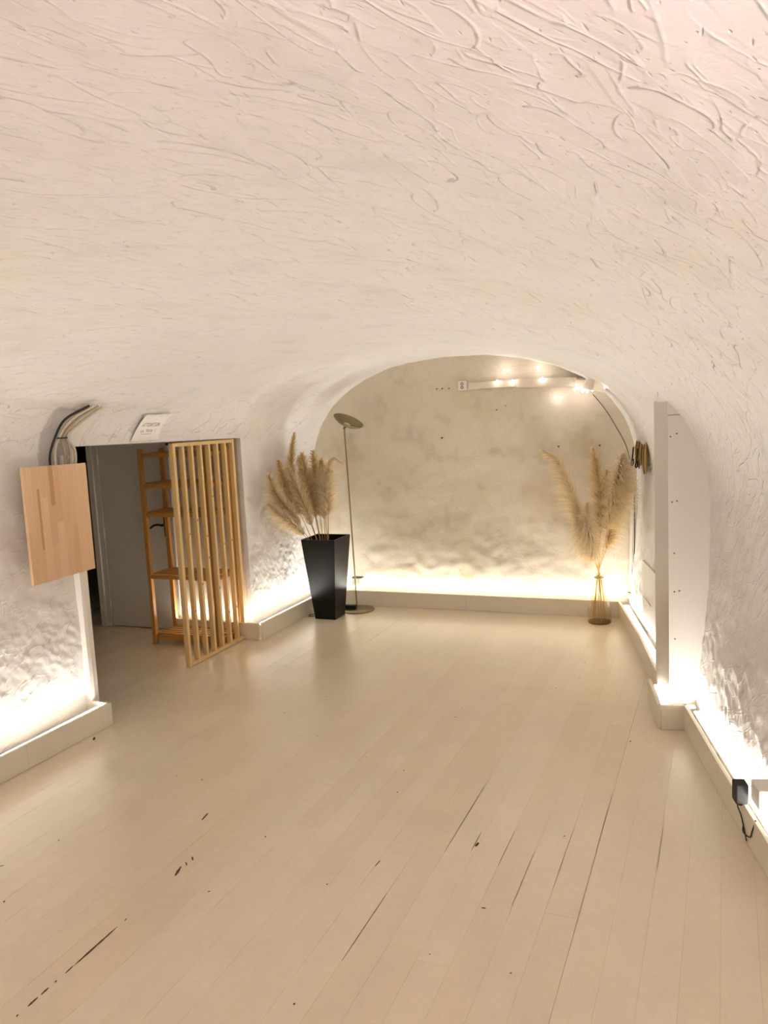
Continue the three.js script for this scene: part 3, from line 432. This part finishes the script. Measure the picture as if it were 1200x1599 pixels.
// ------------------------------------------------------------------ glass vase with plumes
{
  const v = thing('glass_vase', 'clear conical glass vase on the floor in the right corner', 'vase', [-0.925, 0, -6.60]);
  const o = [[0.001, 0.0], [0.086, 0.0], [0.093, 0.006], [0.0935, 0.10], [0.088, 0.13], [0.060, 0.22], [0.036, 0.31], [0.030, 0.35], [0.030, 0.385], [0.035, 0.392]], inn = [[0.0315, 0.391], [0.027, 0.385], [0.027, 0.35], [0.033, 0.31], [0.057, 0.22], [0.085, 0.13], [0.0905, 0.10], [0.090, 0.012], [0.001, 0.010]];
  part('glass', new THREE.LatheGeometry(o.map(([x, y]) => new THREE.Vector2(x, y)), 48), new THREE.MeshPhysicalMaterial({ color: 0xf3ecdc, roughness: 0.02, transmission: 1, thickness: 0, ior: 1.5, side: THREE.DoubleSide }), v);
  part('glass_foot', new THREE.CylinderGeometry(0.089, 0.086, 0.010, 40).translate(0, 0.007, 0), new THREE.MeshPhysicalMaterial({ color: 0xc9b78e, roughness: 0.05, transmission: 1, thickness: 0, side: THREE.DoubleSide }), v);
  part('neck_ring', new THREE.TorusGeometry(0.033, 0.0035, 8, 28).rotateX(Math.PI / 2).translate(0, 0.365, 0), new THREE.MeshStandardMaterial({ color: 0x5a4a2c, roughness: 0.6 }), v, 'thin cord tied round the neck');
  const G = 'pampas plumes in the glass vase', B = [-0.925, 0, -6.60];
  const S = (dx, dz) => [B[0] + dx, 0.022, B[2] + dz], K = (dx, dz) => [B[0] + dx, 0.37, B[2] + dz];
  const list = [
    ['tall pampas plume bending far left above the glass vase', [S(0.055, 0.02), K(0.01, 0), [-1.03, 0.75, -6.57], [-1.13, 1.08, -6.55], [-1.22, 1.30, -6.54], [-1.335, 1.385, -6.53]], { start: 0.42, width: 0.105, n: 1100, mat: 1, up: 1.2, droop: [-0.5, -1, 0.1], lean: [-0.45, 0, 0] }],
    ['slim upright pampas plume in the middle of the glass vase', [S(0.03, -0.03), K(0.0, 0.008), [-0.905, 0.8, -6.60], [-0.915, 1.15, -6.60], [-0.955, 1.385, -6.60]], { start: 0.56, width: 0.08, n: 800, mat: 0, up: 1.2, lean: [-0.45, 0, 0] }],
    ['broad pampas plume leaning right under the black cable loops', [S(-0.05, 0.02), K(-0.008, 0), [-0.845, 0.75, -6.53], [-0.765, 1.05, -6.43], [-0.705, 1.345, -6.36]], { start: 0.55, width: 0.125, n: 1700, mat: 1, up: 0.7, sag: 0.3, lean: [0.45, -0.1, 0.2], droop: [0.25, -1, 0.2] }],
    ['pampas plume hanging low on the right of the vase', [S(-0.04, -0.03), K(-0.01, -0.005), [-0.86, 0.62, -6.60], [-0.81, 0.82, -6.60], [-0.78, 0.95, -6.60]], { start: 0.6, width: 0.08, n: 700, mat: 0, sag: 0.3, lean: [0.3, -0.1, 0] }],
    ['fluffy pale pampas plume curling low on the left of the vase', [S(0.05, -0.01), K(0.012, 0), [-0.965, 0.60, -6.54], [-1.0, 0.80, -6.50], [-0.985, 0.97, -6.48]], { start: 0.52, width: 0.10, n: 1500, mat: 3, up: 0.5, sag: 0.42, lean: [0.05, -0.1, 0.4] }],
    ['short ragged pampas plume beneath the fluffy pale one', [S(0.02, 0.04), K(0.005, 0.01), [-0.955, 0.52, -6.55], [-1.02, 0.68, -6.52], [-1.08, 0.84, -6.50]], { start: 0.55, width: 0.085, n: 900, mat: 3, sag: 0.36, lean: [-0.3, -0.2, 0.1] }],
    ['small straight pampas plume at the back of the glass vase', [S(-0.01, -0.05), K(0.0, -0.01), [-0.92, 0.75, -6.64], [-0.90, 1.0, -6.66], [-0.86, 1.2, -6.68]], { start: 0.55, width: 0.075, n: 700, mat: 2, up: 1.2 }],
  ];
  list.forEach(([lb, pts, o2], i) => pampas(lb, G, pts, { seed: 500 + i, ...o2, width: o2.width }));
}
// ------------------------------------------------------------------ floor lamp
{
  const metal = new THREE.MeshStandardMaterial({ color: 0x8f8364, roughness: 0.38, metalness: 0.85 });
  const l = thing('floor_lamp', 'slim switched-off floor lamp with tilted dish beside the planter', 'lamp', [-3.02, 0, -6.585]);
  part('base', new THREE.LatheGeometry([[0.001, 0], [0.142, 0], [0.145, 0.004], [0.142, 0.012], [0.02, 0.017], [0.001, 0.017]].map(([x, y]) => new THREE.Vector2(x, y)), 48), metal, l);
  part('pole', tube([[-0.035, 0.012, -0.05], [-0.045, 0.8, -0.045], [-0.06, 1.60, -0.04]], 0.0065, 12, 12), metal, l);
  const dish = new THREE.LatheGeometry([[0.001, 0], [0.03, 0.0], [0.08, 0.012], [0.118, 0.032], [0.138, 0.052], [0.135, 0.054], [0.114, 0.036], [0.078, 0.017], [0.03, 0.005], [0.001, 0.005]].map(([x, y]) => new THREE.Vector2(x, y)), 48);
  const h = part('dish', dish, metal, l, 'shallow tilted metal dish'); h.position.set(-0.035, 1.632, -0.035);
  const axis = V(0.46, 0.87, 0.10).normalize(); h.quaternion.setFromUnitVectors(V(0, 1, 0), axis);
  part('diffuser', new THREE.CylinderGeometry(0.028, 0.028, 0.012, 24).translate(0, 0.012, 0), new THREE.MeshStandardMaterial({ color: 0xd8c88a, roughness: 0.4 }), h);
  part('joint', new THREE.SphereGeometry(0.014, 16, 12).translate(-0.058, 1.612, -0.04), metal, l);
  const d = solo('dimmer_switch', rbox(0.105, 0.035, 0.045, 0.008, 0, 0, 0), blackRubber, 'black dimmer box lying on the lamp base', 'switch'); d.position.set(-3.085, 0.0345, -6.565); d.rotation.y = 0.15;
  solo('lamp_cord', [tube([[-3.13, 0.03, -6.56], [-3.17, 0.012, -6.53], [-3.21, 0.005, -6.49], [-3.28, 0.005, -6.44], [-3.33, 0.006, -6.38], [-3.365, 0.006, -6.31], [-3.345, 0.006, -6.27], [-3.30, 0.006, -6.30]], 0.0035, 60, 6)], blackRubber, 'thin black cord looping out behind the planter', 'cord');
  const so = thing('wall_socket', 'small pale wall socket just above the skirting behind the lamp', 'socket', [-3.135, 0.20, -6.835]);
  part('plate', rbox(0.085, 0.085, 0.03, 0.006), whitePaint, so); part('plug', rbox(0.10, 0.014, 0.05, 0.004, 0.02, 0.045, 0.02), new THREE.MeshStandardMaterial({ color: 0x6b5f4a, roughness: 0.6 }), so);
}
// ------------------------------------------------------------------ duct, junction box and fairy lights under the arch
{
  const ductPaint = new THREE.MeshStandardMaterial({ color: 0xd8ccb6, roughness: 0.6 });
  const d = thing('cable_duct', 'white boxed cable duct high across the end wall', 'duct');
  const seg = (x0, y0, x1, y1, h) => bar([x0, y0, -6.835], [x1, y1, -6.835], h, 0.07);
  part('duct_length', seg(-2.0, 1.917, -1.60, 1.922, 0.055), ductPaint, d); part('duct_length', seg(-1.597, 1.920, -1.10, 1.905, 0.07), ductPaint, d);
  part('end_box', [bar([-1.10, 1.892, -6.83], [-0.99, 1.88, -6.80], 0.085, 0.09)], ductPaint, d);
  part('duct_return', bar([-1.0, 1.885, -6.80], [-0.845, 1.865, -6.25], 0.085, 0.10), ductPaint, d);
  const j = thing('junction_box', 'small white switch box at the left end of the duct', 'junction box', [-2.06, 1.925, -6.845]);
  part('housing', rbox(0.075, 0.075, 0.04, 0.006), whitePaint, j); for (const y of [-0.015, 0.015]) part('contact', new THREE.TorusGeometry(0.010, 0.003, 6, 16).translate(0, y, 0.021), knot, j);
  const bulbs = [[-1.747, 1.945, -6.785], [-1.62, 1.94, -6.785], [-1.69, 2.03, -6.815], [-1.41, 2.03, -6.815], [-1.37, 1.945, -6.785], [-1.27, 1.79, -6.82], [-1.12, 1.845, -6.78], [-1.05, 1.825, -6.76], [-1.01, 1.82, -6.73], [-0.985, 1.935, -6.62], [-0.955, 1.94, -6.50], [-0.915, 1.94, -6.36], [-0.875, 1.94, -6.22], [-0.84, 1.935, -6.10], [-0.80, 1.845, -6.15], [-0.93, 1.83, -6.45]];
  const f = thing('fairy_lights', 'string of tiny lit white bulbs draped along the duct', 'fairy lights');
  part('wire', tube(bulbs.slice(0, 14).map(([x, y, z], i) => [x, y + 0.008, z - 0.004]), 0.0012, 120, 5), new THREE.MeshStandardMaterial({ color: 0xcfc8b8, roughness: 0.5 }), f);
  const bm = new THREE.MeshStandardMaterial({ color: 0xffffff, emissive: FAIRY_COLOR, emissiveIntensity: 14 }), bg = new THREE.SphereGeometry(0.007, 12, 8).scale(1, 1.3, 1);
  bulbs.forEach(([x, y, z]) => { const m = part('bulb', bg, bm, f); m.position.set(x, y, z); const p = new THREE.PointLight(FAIRY_COLOR, FAIRY_POWER); p.name = 'bulb_light'; p.castShadow = true; p.shadow.radius = 0.4; m.add(p); });
}
// ------------------------------------------------------------------ bare patch with cable loops, corner raceway, plug
{
  const p = thing('bare_patch', 'brown bare patch in the right wall with black cable loops', 'wall patch');
  const brown = new THREE.MeshStandardMaterial({ color: 0xb89a60, roughness: 0.9 }), brown2 = new THREE.MeshStandardMaterial({ color: 0x977a48, roughness: 0.9 });
  const wx = (z, y) => xrb(-z) + bulge(y) + (y > 1.17 ? -0.03 * (y - 1.17) / 0.2 : 0) - 0.012;
  [[-6.66, 1.33, 0.19], [-6.56, 1.325, 0.20], [-6.46, 1.335, 0.16], [-6.36, 1.32, 0.22], [-6.27, 1.325, 0.24]].forEach(([z, y, h], i) => { const g = new THREE.SphereGeometry(1, 14, 12).scale(0.013, h / 2, 0.07), a = g.attributes.position; for (let k = 0; k < a.count; k++) { const q = 1 + 0.25 * N(a.getX(k) * 40 + i, a.getY(k) * 25, a.getZ(k) * 25); a.setXYZ(k, a.getX(k) * q, a.getY(k) * q, a.getZ(k) * q); } g.computeVertexNormals(); part('bare_plaster', g.rotateX(-0.15).translate(wx(z, y), y, z), i % 2 ? brown2 : brown, p); });
  const lp = (z) => tube([[wx(z, 1.38) - 0.02, 1.385, z + 0.02], [wx(z, 1.31) - 0.035, 1.31, z + 0.06], [wx(z, 1.26) - 0.045, 1.262, z + 0.13], [wx(z, 1.25) - 0.045, 1.25, z + 0.07], [wx(z, 1.26) - 0.04, 1.262, z + 0.01], [wx(z, 1.29) - 0.035, 1.295, z + 0.02]], 0.0055, 40, 6);
  part('cable_loop', lp(-6.62), blackRubber, p, 'black cable loop'); part('cable_loop', lp(-6.44), blackRubber, p, 'black cable loop');
  const c = thing('corner_raceway', 'slim cable raceway running down the right back corner', 'raceway');
  part('cover', bar([-0.715, 0.19, -6.845], [-0.69, 1.0, -6.845], 0.022, 0.02), whitePaint, c); part('cable', tube([[-0.698, 0.20, -6.832], [-0.675, 0.60, -6.835], [-0.672, 0.99, -6.838]], 0.0035, 30, 6), blackRubber, c);
  part('upper_cable', tube([[-0.70, 1.26, -6.84], [-0.735, 1.39, -6.845], [-0.80, 1.52, -6.85], [-0.90, 1.69, -6.85], [-0.985, 1.80, -6.85]], 0.003, 40, 6), blackRubber, c);
  part('end_block', rbox(0.055, 0.04, 0.05, 0.003, -0.70, 0.185, -6.80), new THREE.MeshStandardMaterial({ color: 0xc3a97c, roughness: 0.7 }), c, 'small bare wooden block');
}
{ // plug adapter in a socket on the near right skirting
  const ang = Math.atan2(0.2645, 1), at = (u, v, y) => [0.075 + 0.2557 * u - 0.9668 * v, y, -3.50 + 0.9668 * u + 0.2557 * v];   // u toward the viewer, v out of the wall
  const put = (g, u, v, y) => { const p = at(u, v, y); return g.rotateY(ang).translate(...p); };
  const s = thing('wall_socket', 'white socket box on top of the near right skirting', 'socket'); part('housing', put(rbox(0.07, 0.085, 0.11, 0.006), 0.10, -0.045, 0.205), whitePaint, s);
  const a = thing('power_adapter', 'dark grey plug-in power adapter on the near right skirting', 'adapter'); part('body', put(rbox(0.05, 0.085, 0.062, 0.007), 0.03, 0.025, 0.185), new THREE.MeshStandardMaterial({ color: 0x262422, roughness: 0.75 }), a); part('label_face', put(rbox(0.03, 0.06, 0.004, 0.001), 0.03, 0.025, 0.18).translate(0.0, 0, 0), new THREE.MeshStandardMaterial({ color: 0x2f2b27, roughness: 0.8 }), a);
  const pts = [[0.03, 0.025, 0.142], [0.035, 0.02, 0.13], [0.01, 0.03, 0.118], [0.03, 0.022, 0.085], [0.06, 0.02, 0.05], [0.10, 0.02, 0.012]].map((q) => at(...q)), pts2 = [[0.055, 0.02, 0.055], [0.09, 0.03, 0.045], [0.14, 0.02, 0.05], [0.17, 0.02, 0.09], [0.18, 0.01, 0.14]].map((q) => at(...q));
  part('cord', [tube(pts, 0.0028, 40, 6), tube(pts2, 0.0028, 30, 6)], blackRubber, a);
}
// ------------------------------------------------------------------ rosy wall lamp outside the frame, to the right of the viewer
{
  const s = thing('wall_sconce', 'half-bowl wall lamp on the right wall beside the viewer', 'wall lamp', [0.50, 1.80, -0.55]);
  part('bowl', new THREE.LatheGeometry([[0.001, -0.07], [0.05, -0.06], [0.09, -0.02], [0.105, 0.03], [0.101, 0.03], [0.086, -0.016], [0.048, -0.054], [0.001, -0.064]].map(([x, y]) => new THREE.Vector2(x, y)), 32), whitePaint, s);
  part('arm', box(0.32, 0.02, 0.02, 0.19, -0.05, 0), whitePaint, s);
  const b = part('bulb', new THREE.SphereGeometry(0.03, 16, 12), new THREE.MeshStandardMaterial({ color: 0xffffff, emissive: SCONCE_COLOR, emissiveIntensity: 8 }), s);
  const p = new THREE.PointLight(SCONCE_COLOR, SCONCE_POWER); p.name = 'sconce_light'; p.castShadow = true; b.position.y = 0.05; p.shadow.radius = 1.5; b.add(p);
}
{ // globe lamp on the wall behind the viewer
  const s = thing('globe_lamp', 'white globe wall lamp behind the viewer', 'wall lamp', [-1.1, 1.35, 1.42]);
  part('backplate', new THREE.CylinderGeometry(0.06, 0.06, 0.02, 24).rotateX(Math.PI / 2).translate(0, 0, 0.165), whitePaint, s); part('arm', new THREE.CylinderGeometry(0.012, 0.012, 0.16, 12).rotateX(Math.PI / 2).translate(0, 0, 0.08), whitePaint, s);
  const b = part('globe', new THREE.SphereGeometry(0.07, 24, 16), new THREE.MeshStandardMaterial({ color: 0xffffff, emissive: SCONCE_COLOR, emissiveIntensity: 1.5 }), s);
  const l = new THREE.PointLight(new THREE.Color().setRGB(1.0, 0.86, 0.78), BACK_LAMP_POWER); l.name = 'globe_light'; l.castShadow = true; l.shadow.radius = 3; b.add(l);
}
shade(scene);
renderer.render(scene, camera);
